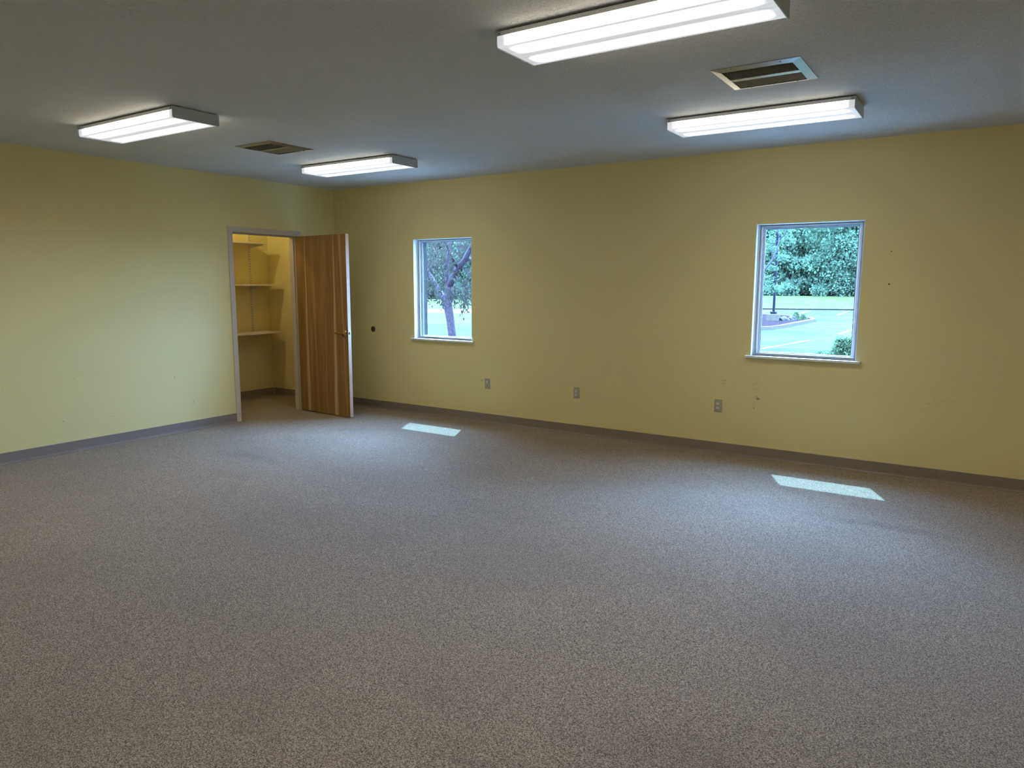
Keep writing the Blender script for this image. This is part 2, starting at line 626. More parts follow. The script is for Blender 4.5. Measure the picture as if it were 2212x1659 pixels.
b = MB()
holed(b, 'z', H, H + 0.12, CX0 - 0.1, XR + 0.1, YB - 0.1, 0.26,
      [(v[0] + 0.035, v[1] - 0.035, v[2] + 0.035, v[3] - 0.035) for v in VENTS])
struct('ceiling', b, M_CEIL, 'grey white ceiling with a splattered knockdown texture', 'ceiling')

b = MB()
holed(b, 'y', 0.0, 0.13, CX0 - 0.1, XR + 0.1, -0.0, H, [w for w in WINS])
struct('wall_right', b, M_WALL_WIN, 'long yellow wall with the two windows', 'wall')
b = MB()
holed(b, 'y', 0.13, 0.26, CX0 - 0.1, XR + 0.1, -0.6, H + 0.3,
      [(w[0] - 0.012, w[1] + 0.02, w[2] - 0.04, 2.067) for w in WINS])
struct('wall_exterior', b, M_BRICK, 'outer stucco skin of the window wall', 'wall')
b = MB()
holed(b, 'x', -0.13, 0.0, YB, 0.0, 0.0, H, [(DY0, DY1, -0.01, DZ)])
struct('wall_left', b, M_WALL_CL, 'yellow wall with the closet doorway', 'wall')
b = MB()
b.box(CX0 - 0.1, CX0, CY0 - 0.1, 0, 0, H)
struct('wall_closet_back', b, M_WALL, 'yellow back wall inside the closet', 'wall')
b = MB()
b.box(CX0, -0.13, CY0 - 0.1, CY0, 0, H)
struct('wall_closet_side', b, M_WALL, 'yellow side wall inside the closet', 'wall')
b = MB()
b.box(XR, XR + 0.1, YB, 0, 0, H)
struct('wall_far_right', b, M_WALL, 'yellow side wall right of the camera', 'wall')
b = MB()
b.box(-0.13, XR + 0.1, YB - 0.1, YB, 0, H)
struct('wall_back', b, M_WALL, 'yellow wall behind the camera', 'wall')


# cove base
PROF = [(0, 0), (0.019, 0.0), (0.0185, 0.0035), (0.010, 0.007), (0.005, 0.012), (0.0035, 0.02), (0.003, 0.098), (0.001, 0.101), (0, 0.101)]


def base_run(name, a, bb, frame, label):
    mb = MB()
    mb.extrude(PROF, a, bb, frame)
    return struct(name, mb, M_BASE, label, 'baseboard')


base_run('baseboard_right', 0.004, XR, lambda p, q, t: (t, -p, q), 'grey vinyl cove base along the window wall')
base_run('baseboard_left', YB, DY0 - 0.056, lambda p, q, t: (p, t, q), 'grey vinyl cove base left of the closet door')
base_run('baseboard_corner', DY1 + 0.056, -0.020, lambda p, q, t: (p, t, q), 'short grey vinyl cove base behind the open door')
base_run('baseboard_closet_back', CY0, -0.0, lambda p, q, t: (CX0 + p, t, q), 'grey vinyl cove base along the closet back wall')
base_run('baseboard_closet_right', CX0 + 0.020, -0.131, lambda p, q, t: (t, -p, q), 'grey vinyl cove base along the closet side')
base_run('baseboard_far_right', YB, -0.020, lambda p, q, t: (XR - p, t, q), 'grey vinyl cove base on the wall right of the camera')
base_run('baseboard_back', 0.016, XR - 0.016, lambda p, q, t: (t, YB + p, q), 'grey vinyl cove base behind the camera')

# door frame (hollow metal, wraps the opening)
b = MB()
FW, FT = 0.055, 0.008
for (a, c) in ((DY0 - FW, DY0), (DY1, DY1 + FW)):
    b.box(0.0, FT, a, c, 0.0, DZ + FW)
    b.box(-0.13 - FT, -0.13, a, c, 0.0, DZ + FW)
b.box(0.0, FT, DY0, DY1, DZ, DZ + FW)
b.box(-0.13 - FT, -0.13, DY0, DY1, DZ, DZ + FW)
for (a, c, st) in ((DY0, DY0 + 0.004, 1), (DY1 - 0.004, DY1, -1)):
    b.box(-0.13 - FT, FT, a, c, 0.0, DZ)
b.box(-0.13 - FT, FT, DY0, DY1, DZ - 0.004, DZ)
# stop
b.box(-0.105, -0.052, DY0 + 0.004, DY0 + 0.019, 0, DZ - 0.004)
b.box(-0.105, -0.052, DY1 - 0.019, DY1 - 0.004, 0, DZ - 0.004)
b.box(-0.105, -0.052, DY0 + 0.019, DY1 - 0.019, DZ - 0.019, DZ - 0.004)
tr = struct('trim_1', b, M_FRAMEP, 'taupe painted metal frame around the closet doorway', 'door frame')
b = MB()
b.box(-0.046, -0.010, DY0 + 0.004, DY0 + 0.0055, 0.955, 1.075)
b.build('strike_plate', M_BRONZE, tr)['label'] = 'dark bronze strike plate'

# ------------------------------------------------------------------ closet door
ang = R(3.4)
DL = 0.912
door = empty('door_1', (0.012, -0.652, 0.0), -ang, label='flush wooden closet door standing open into the room', cat='door', kind='structure')
T = 0.044
b = MB()
b.box(0.0, DL - 0.0015, 0.0, T, 0.014, 2.128)
b.build('leaf', M_WOOD, door)
b = MB()
b.box(DL - 0.0015, DL, 0.0, T, 0.014, 2.128)
b.box(0.0, DL, 0.0005, T - 0.0005, 2.128, 2.129)
b.build('edge_band', M_WOODEDGE, door)['label'] = 'pale edge banding of the door'
b = MB()
b.box(DL, DL + 0.0012, 0.0075, T - 0.0085, 0.955, 1.045)
lp = b.build('latch_plate', M_STEEL, door)
b = MB()
b.box(DL + 0.001, DL + 0.0022, 0.013, 0.028, 0.985, 1.012)
b.build('bolt_hole', M_DARK, lp)
b = MB()
b.box(DL + 0.001, DL + 0.012, 0.0145, 0.0265, 0.992, 1.006)
b.build('latch_bolt', M_STEEL, door)
LZ, LX = 0.998, DL - 0.062
for s, y0 in ((-1, 0.0), (1, T)):
    hd = MB()
    hd.lathe([(0.041, 0), (0.0415, 0.004), (0.037, 0.011), (0.022, 0.016), (0.013, 0.018), (0.012, 0.045), (0.0, 0.047)], (LX, y0, LZ), (0, s, 0))
    h = hd.build('handle', M_BRASS, door)
    h['label'] = 'brass lever handle'
    lv = MB()
    y = y0 + s * 0.048
    lv.tube([(LX + 0.008, y - s * 0.004, LZ), (LX, y, LZ), (LX - 0.03, y + s * 0.004, LZ + 0.001), (LX - 0.07, y + s * 0.002, LZ), (LX - 0.112, y - s * 0.004, LZ - 0.002), (LX - 0.118, y - s * 0.007, LZ - 0.002)],
            [0.007, 0.013, 0.012, 0.011, 0.010, 0.004], 12)
    lv.build('lever', M_BRASS, h)
for z in (0.25, 1.05, 1.90):
    b = MB()
    b.tube([(-0.004, T + 0.004, z - 0.05), (-0.004, T + 0.004, z + 0.05)], 0.0065, 12)
    b.build('hinge', M_BRASS, door)


# ------------------------------------------------------------------ windows
def window(idx, w, label):
    x0, x1, z0, z1 = w
    root = empty('window_%d' % idx, ((x0 + x1) / 2, 0, z0), label=label, cat='window', kind='structure')
    ox, oz = (x0 + x1) / 2, z0
    hw, h = (x1 - x0) / 2, z1 - z0
    # painted reveal liner
    b = MB()
    t = 0.005
    b.box(-hw, -hw + t, -0.002, 0.13, 0, h)
    b.box(hw - t, hw, -0.002, 0.13, 0, h)
    b.box(-hw + t, hw - t, -0.002, 0.13, h - t, h)
    b.build('reveal', M_WHITE, root)
    # stepped frame
    b = MB()
    ring = [(t, 0.016, 0.066, 0.13), (0.016, 0.027, 0.090, 0.13), (0.027, 0.038, 0.070, 0.125), (0.038, 0.048, 0.096, 0.12), (0.050, 0.0565, 0.093, 0.115)]
    for (a, c, y0, y1) in ring:
        ta, tc = a * 0.62, c * 0.62
        ba, bc = max(0.0, (a - t) * 0.55), c * 0.55
        if a == t:
            ba = 0.0
        b.box(-hw + a, -hw + c, y0, y1, ba, h - max(ta, t))
        b.box(hw - c, hw - a, y0, y1, ba, h - max(ta, t))
        b.box(-hw + c, hw - c, y0, y1, h - max(tc, t + 0.002), h - max(ta, t))
        b.box(-hw + c, hw - c, y0, y1, ba, bc)
    b.build('window_frame', M_VINYL, root, bevel=0.0012)
    b = MB()
    e, te, be = 0.0565, 0.035, 0.031
    b.box(-hw + e, -hw + e + 0.003, 0.097, 0.110, be, h - te)
    b.box(hw - e - 0.003, hw - e, 0.097, 0.110, be, h - te)
    b.box(-hw + e, hw - e, 0.097, 0.110, h - te - 0.003, h - te)
    b.build('gasket', M_GASKET, root)
    b = MB()
    b.box(-hw + 0.052, hw - 0.052, 0.103, 0.107, 0.028, h - 0.032)
    b.build('pane', M_GLASS, root)
    # stool
    b = MB()
    b.box(-hw + 0.001, hw - 0.001, -0.002, 0.13, -0.014, 0.0)
    b.box(-hw - 0.038, hw + 0.038, -0.036, -0.0005, -0.019, 0.0)
    b.build('sill', M_WHITE, root, bevel=0.002)
    return root


window(1, WINS[0], 'tall window next to the closet door showing a tree trunk')
window(2, WINS[1], 'tall window showing the parking lot and light pole')


# ------------------------------------------------------------------ ceiling lights
def make_fixture(label):
    root = empty('ceiling_light', (0, 0, H), label=label, cat='ceiling light', group='wraparound fluorescent ceiling lights')
    L, Wd = 0.615, 0.171
    b = MB()
    b.box(-L + 0.02, L - 0.02, -0.10, 0.10, -0.013, 0.0)
    b.box(-L + 0.004, L - 0.004, -Wd + 0.004, Wd - 0.004, -0.022, -0.009)
    b.build('housing', M_LAMPMETAL, root)
    for s in (-1, 1):
        b = MB()
        y0, y1 = sorted((s * Wd, s * (Wd - 0.004)))
        b.box(-L + 0.005, L - 0.005, y0, y1, -0.027, -0.009)
        b.box(-L + 0.005, L - 0.005, min(s * (Wd + 0.002), s * (Wd - 0.002)), max(s * (Wd + 0.002), s * (Wd - 0.002)), -0.0285, -0.0255)
        b.build('side_rail', M_LAMPMETAL, root)
    b = MB()
    prof = [(-Wd + 0.002, -0.0255), (-Wd + 0.003, -0.068), (-Wd + 0.008, -0.0765), (Wd - 0.008, -0.0765), (Wd - 0.003, -0.068), (Wd - 0.002, -0.0255)]
    b.extrude(prof, -L + 0.005, L - 0.005, lambda p, q, t: (t, p, q))
    d = b.build('diffuser', M_LENS, root)
    for s in (-1, 1):
        b = MB()
        prof = [(-Wd - 0.003, -0.008), (-Wd - 0.004, -0.075), (-Wd + 0.002, -0.082), (Wd - 0.002, -0.082), (Wd + 0.004, -0.075), (Wd + 0.003, -0.008)]
        b.extrude(prof, s * (L - 0.005), s * L, lambda p, q, t: (t, p, q))
        ec = b.build('end_cap', M_CAP, root)
        # lips folded over the rails, with a screw each
        for q in (-1, 1):
            c = MB()
            c.box(*sorted((s * (L - 0.005), s * (L - 0.028))), *sorted((q * (Wd + 0.0022), q * (Wd + 0.0042))), -0.030, -0.010)
            c.build('lip', M_CAP, ec)
            c = MB()
            c.lathe([(0.0032, 0), (0.0028, 0.0016), (0, 0.002)], (s * (L - 0.018), q * (Wd + 0.004), -0.020), (0, q, 0), 10)
            c.build('screw', M_BRONZE, ec)
    return root


FIX = [((5.668, -3.525), 'long fluorescent ceiling light nearest the camera, cut by the top edge of the photo'),
       ((5.668, -1.382), 'fluorescent ceiling light above the right window, beyond the ceiling vent'),
       ((1.845, -3.525), 'fluorescent ceiling light at the left, over the yellow closet wall'),
       ((1.817, -1.375), 'fluorescent ceiling light near the room corner, above the closet door'),
       ((9.50, -1.382), 'fluorescent ceiling light out of view at the far right of the window wall'),
       ((9.50, -3.525), 'fluorescent ceiling light out of view to the right of the nearest one'),
       ((1.845, -5.67), 'fluorescent ceiling light out of view, left of the camera'),
       ((5.668, -5.67), 'fluorescent ceiling light out of view, just over the camera'),
       ((9.50, -5.67), 'fluorescent ceiling light out of view, right of the camera'),
       ((1.845, -7.81), 'fluorescent ceiling light out of view, behind the camera at the left'),
       ((5.668, -7.81), 'fluorescent ceiling light out of view, straight behind the camera')]
proto = None
for (x, y), lab in FIX:
    if proto is None:
        proto = o = make_fixture(lab)
    else:
        o = copy_tree(proto)
        o['label'] = lab
    o.location = (x, y, H)


# ------------------------------------------------------------------ ceiling vents
def make_vent(label):
    """square two-way register, centre at the origin, ceiling plane z=0"""
    root = empty('ceiling_vent', (0, 0, H), label=label, cat='air vent', group='square two-way ceiling vents')
    S, I = 0.235, 0.188
    b = MB()
    # mitred border sloping up to the inside
    zo, zi = -0.004, -0.013
    o4 = [(-S, -S), (S, -S), (S, S), (-S, S)]
    i4 = [(-I, -I), (I, -I), (I, I), (-I, I)]
    vs = [(x, y, -0.001) for x, y in o4] + [(x, y, zo) for x, y in o4] + [(x, y, zi) for x, y in i4] + [(x, y, 0.03) for x, y in i4]
    fs = []
    for k in range(4):
        n = (k + 1) % 4
        fs += [(k, n, 4 + n, 4 + k), (4 + k, 4 + n, 8 + n, 8 + k), (8 + k, 8 + n, 12 + n, 12 + k)]
    b.add(vs, fs)
    b.build('border', M_ALU, root)
    b = MB()
    b.box(-I, I, -0.022, 0.022, -0.013, -0.009)
    b.box(-I, I, -0.004, 0.004, -0.010, 0.020)
    b.build('centre_bar', M_ALU, root)
    b = MB()
    b.box(-I, I, -I, I, 0.075, 0.078)
    for s in (-1, 1):
        b.box(min(s * I, s * (I + 0.002)), max(s * I, s * (I + 0.002)), -I, I, 0.0, 0.078)
        b.box(-I, I, min(s * I, s * (I + 0.002)), max(s * I, s * (I + 0.002)), 0.0, 0.078)
    b.build('duct_box', M_DARK, root)
    for half in (-1, 1):
        for k in range(9):
            y = half * (0.028 + k * 0.0178)
            b = MB()
            dy, dz = 0.0125 * -half, 0.021
            y0, z0 = y + half * 0.006, -0.011
            b.add([(-I, y0, z0), (I, y0, z0), (I, y0 + dy, z0 + dz), (-I, y0 + dy, z0 + dz),
                   (-I, y0, z0 + 0.0015), (I, y0, z0 + 0.0015), (I, y0 + dy, z0 + dz + 0.0015), (-I, y0 + dy, z0 + dz + 0.0015)],
                  [(0, 1, 2, 3), (7, 6, 5, 4), (0, 4, 5, 1), (1, 5, 6, 2), (2, 6, 7, 3), (3, 7, 4, 0)])
            b.build('blade', M_BLADE, root)
    for sx in (-1, 1):
        for sy in (-1, 1):
            b = MB()
            b.lathe([(0.0055, 0), (0.005, 0.003), (0.0, 0.0045)], (sx * 0.13, sy * 0.212, -0.0085), (0, 0, -1), 12)
            b.build('screw', M_STEEL, root)
    return root


v1 = make_vent('metal ceiling vent between the two right hand ceiling lights')
v1.location = (5.920, -2.300, H)
v2 = copy_tree(v1)
v2['label'] = 'metal ceiling vent between the two left hand ceiling lights'
v2.location = (1.760, -2.318, H)


# ------------------------------------------------------------------ wall outlets
def stadium(cx, cz, w, h, n=10):
    """duplex receptacle face: circle cut flat top and bottom"""
    pts = []
    r = w / 2
    for k in range(40):
        t = 2 * PI * k / 40
        x, z = r * math.cos(t), r * math.sin(t)
        z = max(-h / 2, min(h / 2, z))
        pts.append((cx + x, cz + z))
    return pts


def outlet(x, z, label, caps):
    root = empty('electrical_outlet', (x, 0, z), label=label, cat='outlet', group='duplex outlets on the window wall')
    b = MB()
    b.box(-0.036, 0.036, -0.006, 0.0, -0.058, 0.058)
    b.build('cover_plate', M_PLATE, root, bevel=0.0025)
    for i, s in enumerate((1, -1)):
        b = MB()
        pts = stadium(0, s * 0.0195, 0.034, 0.028)
        th = 0.0165 if caps[i] else 0.0075
        b.add([(p, -0.005, q) for p, q in pts] + [(p, -th, q) for p, q in pts],
              [tuple(range(40)), tuple(range(40, 80))[::-1]] + [(k, 40 + k, 40 + (k + 1) % 40, (k + 1) % 40) for k in range(40)])
        o = b.build('safety_cap' if caps[i] else 'socket', M_SOCK if caps[i] else M_PLATE, root, bevel=0.0008)
        if caps[i]:
            o['label'] = 'pale plastic safety cap'
        else:
            c = MB()
            for sx, hh in ((-0.0065, 0.005), (0.0065, 0.004)):
                c.box(sx - 0.0013, sx + 0.0013, -0.0082, -0.007, s * 0.0195 + 0.002 - hh, s * 0.0195 + 0.002 + hh)
            c.lathe([(0.0028, 0), (0.0028, 0.0008)], (0, -0.0074, s * 0.0195 - 0.009), (0, -1, 0), 12)
            c.build('slots', M_DARK, o)
    b = MB()
    b.lathe([(0.003, 0), (0.0028, 0.001), (0, 0.0014)], (0, -0.006, 0), (0, -1, 0), 12)
    b.build('screw', M_STEEL, root)
    return root


outlet(2.394, 0.446, 'leftmost outlet, under the tree window, lower socket uncovered', (1, 0))
outlet(3.537, 0.440, 'middle outlet on the bare wall between the windows, both sockets capped', (1, 1))
outlet(5.034, 0.449, 'rightmost outlet, left of the scuffed patch below the parking lot window', (1, 1))

# door stop bumper on the window wall
ds = empty('door_stop', (0.637, 0, 1.003), label='small round bronze wall door stop between the door and the tree window', cat='door stop')
b = MB()
b.lathe([(0.034, 0.0), (0.034, 0.005), (0.030, 0.011), (0.025, 0.012), (0.024, 0.006)], (0, 0, 0), (0, -1, 0), 32)
b.build('base_ring', M_BRONZE, ds)
b = MB()
b.lathe([(0.024, 0.004), (0.022, 0.012), (0.014, 0.0105), (0.0, 0.008)], (0, 0, 0), (0, -1, 0), 28)
b.build('rubber_bumper', M_RUBBER, ds)

for z, lab in ((1.842, 'upper screw anchor hole in the wall right of the parking lot window'),
               (1.579, 'lower dark screw anchor hole in the wall right of the parking lot window')):
    r = empty('wall_anchor', (6.385, 0, z), label=lab, cat='wall anchor')
    b = MB()
    b.lathe([(0.0062, 0), (0.0062, 0.0018), (0.0042, 0.002), (0.004, 0.0005)], (0, 0, 0), (0, -1, 0), 16)
    b.build('collar', M_WALL if z > 1.7 else M_BRONZE, r)
    b = MB()
    b.lathe([(0.0042, 0.0006), (0.0042, 0.0009)], (0, 0, 0), (0, -1, 0), 16)
    b.build('hole', M_DARK, r)

# ------------------------------------------------------------------ closet fittings
SH = [(2.080, -0.262, -1.000, 'top closet shelf, shorter than the ones below'),
      (1.535, -0.075, -1.000, 'middle closet shelf'),
      (0.893, -0.095, -0.985, 'lowest closet shelf')]
for z, yr, xf, lab in SH:
    root = empty('closet_shelf', (CX0, yr, z), label='cream ' + lab + ', on metal brackets', cat='shelf', group='closet shelves')
    b = MB()
    b.box(0.012, xf - CX0, -1.90, 0.0, 0.0, 0.020)
    b.build('board', M_SHELF, root, bevel=0.0015)
    for yb in (-0.300, -0.300 - 0.81, -1.95):
        yy = yb - yr
        b = MB()
        Lb = xf - CX0 - 0.05
        b.add([(0.010, yy - 0.004, -0.001), (Lb, yy - 0.004, -0.001), (Lb, yy - 0.004, -0.014), (0.010, yy - 0.004, -0.048),
               (0.010, yy + 0.004, -0.001), (Lb, yy + 0.004, -0.001), (Lb, yy + 0.004, -0.014), (0.010, yy + 0.004, -0.048)],
              [(0, 1, 2, 3), (7, 6, 5, 4), (0, 4, 5, 1), (1, 5, 6, 2), (2, 6, 7, 3), (3, 7, 4, 0)])
        b.box(Lb - 0.004, Lb + 0.004, yy - 0.006, yy + 0.006, -0.020, 0.0)
        b.build('bracket', M_BRACKET, root)
for i, (yb, lab) in enumerate(((-0.300, 'slotted cream shelf rail in view on the closet back wall'),
                               (-1.110, 'slotted cream shelf rail on the closet back wall, hidden left of the doorway'),
                               (-1.950, 'slotted cream shelf rail at the hidden far end of the closet'))):
    root = empty('shelf_rail', (CX0, yb, 0.86), label=lab, cat='shelf rail', group='slotted rails in the closet')
    b = MB()
    b.box(0.0, 0.010, -0.0125, 0.0125, 0.0, 1.62)
    b.build('channel', M_BRACKET, root)
    b = MB()
    for k in range(50):
        z = 0.03 + k * 0.032
        for s in (-1, 1):
            b.box(0.0098, 0.0104, s * 0.0048 - 0.0018, s * 0.0048 + 0.0018, z, z + 0.015)
    b.build('slots', M_DARK, root)

cl = empty('closet_lamp', (-0.72, -1.30, H), label='round porcelain lampholder with a bulb on the closet ceiling', cat='closet lamp')
b = MB()
b.lathe([(0.058, 0.0), (0.060, 0.012), (0.040, 0.030), (0.026, 0.048), (0.020, 0.050)], (0, 0, 0), (0, 0, -1), 28)
b.build('lampholder', M_CAP, cl)
b = MB()
b.lathe([(0.013, 0.045), (0.016, 0.062), (0.028, 0.090), (0.030, 0.108), (0.022, 0.128), (0.0, 0.138)], (0, 0, 0), (0, 0, -1), 24)
b.build('bulb', M_BULB, cl)

# ------------------------------------------------------------------ outside
GZ = -0.5


def lawn_h(x, y):
    t = max(0.0, min(1.0, (y - 55.0 - (x + 5) * 0.10) / 11.0))
    if x < -14:
        t *= max(0.0, 1 - (-14 - x) / 14)
    return GZ - 0.02 + 0.93 * t * t * (3 - 2 * t)


b = MB()
xs = [-95 + i * 2.5 for i in range(60)]
ys = [0.3 + j * 2.2 for j in range(44)]
vs = [(x, y, lawn_h(x, y)) for y in ys for x in xs]
fs = [(j * 60 + i, j * 60 + i + 1, (j + 1) * 60 + i + 1, (j + 1) * 60 + i) for j in range(43) for i in range(59)]
b.add(vs, fs, True)
struct('lawn', b, M_GRASS, 'mown green lawn rising to the woods beyond the parking lot', 'lawn')
b = MB()
b.poly_prism([(-32, 2.6), (30, 2.6), (30, 67.9), (-1.13, 56.2), (-8.97, 53.2), (-11.0, 52.5), (-11.0, 26.2), (-14.8, 23.42), (-17.29, 21.6), (-32, 10.8)], GZ - 0.05, GZ)
struct('parking_lot', b, M_ASPH, 'pale worn asphalt parking lot outside the windows', 'parking lot')
b = MB()
b.box(-30, 30, 0.262, 2.6, GZ - 0.05, GZ + 0.03)  # unseen strip below the sills, added to bounce daylight up to the ceiling
struct('bounce_strip', b, M_BOUNCE, 'unseen pale ground strip below the windows, added to bounce daylight onto the ceiling', 'bounce_strip')
b = MB()
b.poly_prism([(-60, 18.4), (-26.17, 31.91), (-22.13, 33.5), (-11, 37.9), (-11, 45.9), (-26.46, 39.46), (-31.0, 37.51), (-60, 25.2)], GZ - 0.05, GZ - 0.005)
struct('road', b, M_ROAD, 'pale road crossing the lawn beyond the tree', 'road')
b = MB()
b.add([(-8.97, 53.10, GZ), (-11.0, 52.33, GZ), (-11.0, 52.48, GZ), (-8.97, 53.25, GZ), (30, 67.75, GZ), (30, 67.9, GZ),
       (-8.97, 53.10, GZ + 0.1), (-11.0, 52.33, GZ + 0.1), (-11.0, 52.48, GZ + 0.1), (-8.97, 53.25, GZ + 0.1), (30, 67.75, GZ + 0.1), (30, 67.9, GZ + 0.1)],
      [(1, 0, 6, 7), (0, 4, 10, 6), (7, 6, 9, 8), (6, 10, 11, 9), (4, 5, 11, 10), (3, 2, 8, 9), (5, 3, 9, 11)])
struct('kerb', b, M_KERBD, 'dark kerb between the parking lot and the lawn', 'kerb')


def stripe(a, c, w, m, label, group='painted parking lines'):
    a, c = Vector((*a, 0)), Vector((*c, 0))
    d = (c - a).normalized()
    n = Vector((-d.y, d.x, 0)) * w / 2
    b = MB()
    z = GZ + 0.004
    b.poly_prism([tuple((a - n).xy), tuple((c - n).xy), tuple((c + n).xy), tuple((a + n).xy)], GZ + 0.0005, z)
    return tag(b.build('parking_line', m), label, 'painted line', group)


stripe((1.12, 16.98), (1.68, 21.75), 0.12, M_PAINT, 'white painted parking line nearest the window, at the lower left of the pane')
stripe((2.03, 26.08), (1.95, 33.2), 0.12, M_PAINT, 'white painted parking line above the evergreen shrub')
stripe((-4.40, 53.4), (-3.59, 44.02), 0.15, M_PAINT, 'white painted parking line by the far kerb, behind the island tip')
stripe((-1.76, 54.8), (-1.19, 45.81), 0.15, M_PAINT, 'white painted parking line by the far kerb at the right of the pane')
stripe((-7.10, 52.4), (-6.58, 47.59), 0.15, M_PAINT, 'white painted parking line by the far kerb, left of the light pole')
stripe((0.6, 18.09), (3.9, 18.13), 0.09, M_SEAM, 'thin faded line across the asphalt left of the evergreen shrub', None)
stripe((-0.36, 31.5), (3.5, 31.95), 0.12, M_SEAM, 'thin faded line across the asphalt right of the planted island', None)

# planted island
isl = [(-9, 24.2), (-3.5, 25.4), (-2.05, 26.0), (-1.45, 26.5), (-1.02, 27.3), (-0.87, 28.6), (-0.80, 32), (-0.78, 36.0), (-0.92, 36.9), (-1.35, 37.9), (-1.97, 38.9), (-3.7, 41.0), (-9, 41.5)]
cen = Vector((-4.5, 33))
inner = [tuple(Vector(p) + (cen - Vector(p)).normalized() * 0.22) for p in isl]
root = empty('planted_island', (-4.5, 33, GZ), label='mulch island with a concrete kerb around the light pole', cat='island')
b = MB()
n = len(isl)
loc = [(x + 4.5, y - 33) for x, y in isl]
loi = [(x + 4.5, y - 33) for x, y in inner]
b.add([(x, y, 0) for x, y in loc] + [(x, y, 0.15) for x, y in loc] + [(x, y, 0.15) for x, y in loi] + [(x, y, 0.09) for x, y in loi],
      [f for i in range(n) for f in ((i, (i + 1) % n, n + (i + 1) % n, n + i), (n + i, n + (i + 1) % n, 2 * n + (i + 1) % n, 2 * n + i), (2 * n + i, 2 * n + (i + 1) % n, 3 * n + (i + 1) % n, 3 * n + i))])
b.build('island_kerb', M_KERB, root)
b = MB()
b.poly_prism(loi, 0.0, 0.12)
b.build('mulch_bed', M_MULCH, root)

# light pole
root = empty('light_pole', (-2.40, 33.4, GZ), label='dark parking lot light pole on a square concrete footing', cat='light pole')
b = MB()
b.box(-0.30, 0.30, -0.30, 0.30, 0.0, 0.47)
b.build('footing', M_KERB, root, bevel=0.02)
b = MB()
b.box(-0.15, 0.15, -0.15, 0.15, 0.47, 0.60)
b.build('base_cover', M_POLE, root, bevel=0.01)
b = MB()
b.box(-0.055, 0.055, -0.055, 0.055, 0.60, 7.2)
b.build('pole', M_POLE, root)
b = MB()
b.box(-0.5, 0.5, -0.17, 0.17, 7.2, 7.36)
b.build('lamp_head', M_POLE, root)


def rock(x, y, z, s, seed, label):
    b = MB()
    n1, n2 = 12, 7
    vs = []
    for j in range(n2 + 1):
        ph = PI * j / n2
        for i in range(n1):
            t = 2 * PI * i / n1
            p = Vector((math.sin(ph) * math.cos(t), math.sin(ph) * math.sin(t), math.cos(ph)))
            k = 0.85 + 0.35 * noise.noise(p * 1.7 + Vector((seed, 0, 0)))
            vs.append((p.x * s[0] * k, p.y * s[1] * k, max(-0.03, p.z * s[2] * k)))
    fs = [(j * n1 + i, j * n1 + (i + 1) % n1, (j + 1) * n1 + (i + 1) % n1, (j + 1) * n1 + i) for j in range(n2) for i in range(n1)]
    b.add(vs, fs)
    o = b.build('rock', M_ROCK, loc=(x, y, z))
    return tag(o, label, 'rock')


rock(-1.90, 33.6, GZ + 0.12, (0.38, 0.30, 0.24), 1, 'flat grey rock just right of the light pole footing')
rock(-1.55, 33.9, GZ + 0.12, (0.30, 0.28, 0.27), 5, 'taller grey rock on the mulch, right of the flat rock')
rock(-1.25, 36.2, GZ + 0.12, (0.30, 0.25, 0.16), 9, 'small grey rock near the pointed end of the mulch island')


# ---- foliage
def leaf_quads(pts, size, rnd, droop=0.0, aspect=0.5, b=None):
    b = b or MB()
    for p in pts:
        d = Vector((rnd.gauss(0, 1), rnd.gauss(0, 1), rnd.gauss(0, 1) - droop)).normalized()
        a = d.orthogonal().normalized()
        a.rotate(Matrix.Rotation(rnd.uniform(0, 2 * PI), 3, d))
        s = size * rnd.uniform(0.6, 1.3)
        w = s * aspect * 0.5
        p = Vector(p)
        b.add([p, p + d * s * 0.45 + a * w, p + d * s, p + d * s * 0.45 - a * w], [(0, 1, 2, 3)])
    return b


def blob_pts(blobs, n, rnd, shell=0.55):
    out = []
    wts = [bl[3] * bl[3] for bl in blobs]
    for bl in rnd.choices(blobs, wts, k=n):
        v = Vector((rnd.gauss(0, 1), rnd.gauss(0, 1), rnd.gauss(0, 1))).normalized()
        r = bl[3] * (shell + (1 - shell) * rnd.random()) * (0.88 + 0.25 * noise.noise(v * 2.3 + Vector(bl[:3])))
        out.append((bl[0] + v.x * r, bl[1] + v.y * r, bl[2] + v.z * r * bl[4]))
    return out


def far_tree(seed, h, rad):
    rnd = random.Random(seed)
    root = empty('woodland_tree')
    blobs = []
    for k in range(30):
        t = rnd.random()
        z = h * (0.14 + 0.80 * t)
        rr = rad * (1 - 0.55 * abs(t - 0.35)) * math.sqrt(rnd.random()) * 0.85
        a = rnd.uniform(0, 2 * PI)
        blobs.append((rr * math.cos(a), rr * math.sin(a), z, rad * rnd.uniform(0.36, 0.56), 0.85))
    leaf_quads(blob_pts(blobs, 15000, rnd, 0.4), 0.32, rnd, 0.3, 0.6).build('crown', M_LEAF_FAR, root)
    b = MB()
    b.tube([(0, 0, -0.3), (0.1, 0, h * 0.3), (-0.1, 0.1, h * 0.6), (0.05, 0, h * 0.85)], [0.22, 0.18, 0.12, 0.05], 8)
    b.build('trunk', M_BARK2, root)
    return root


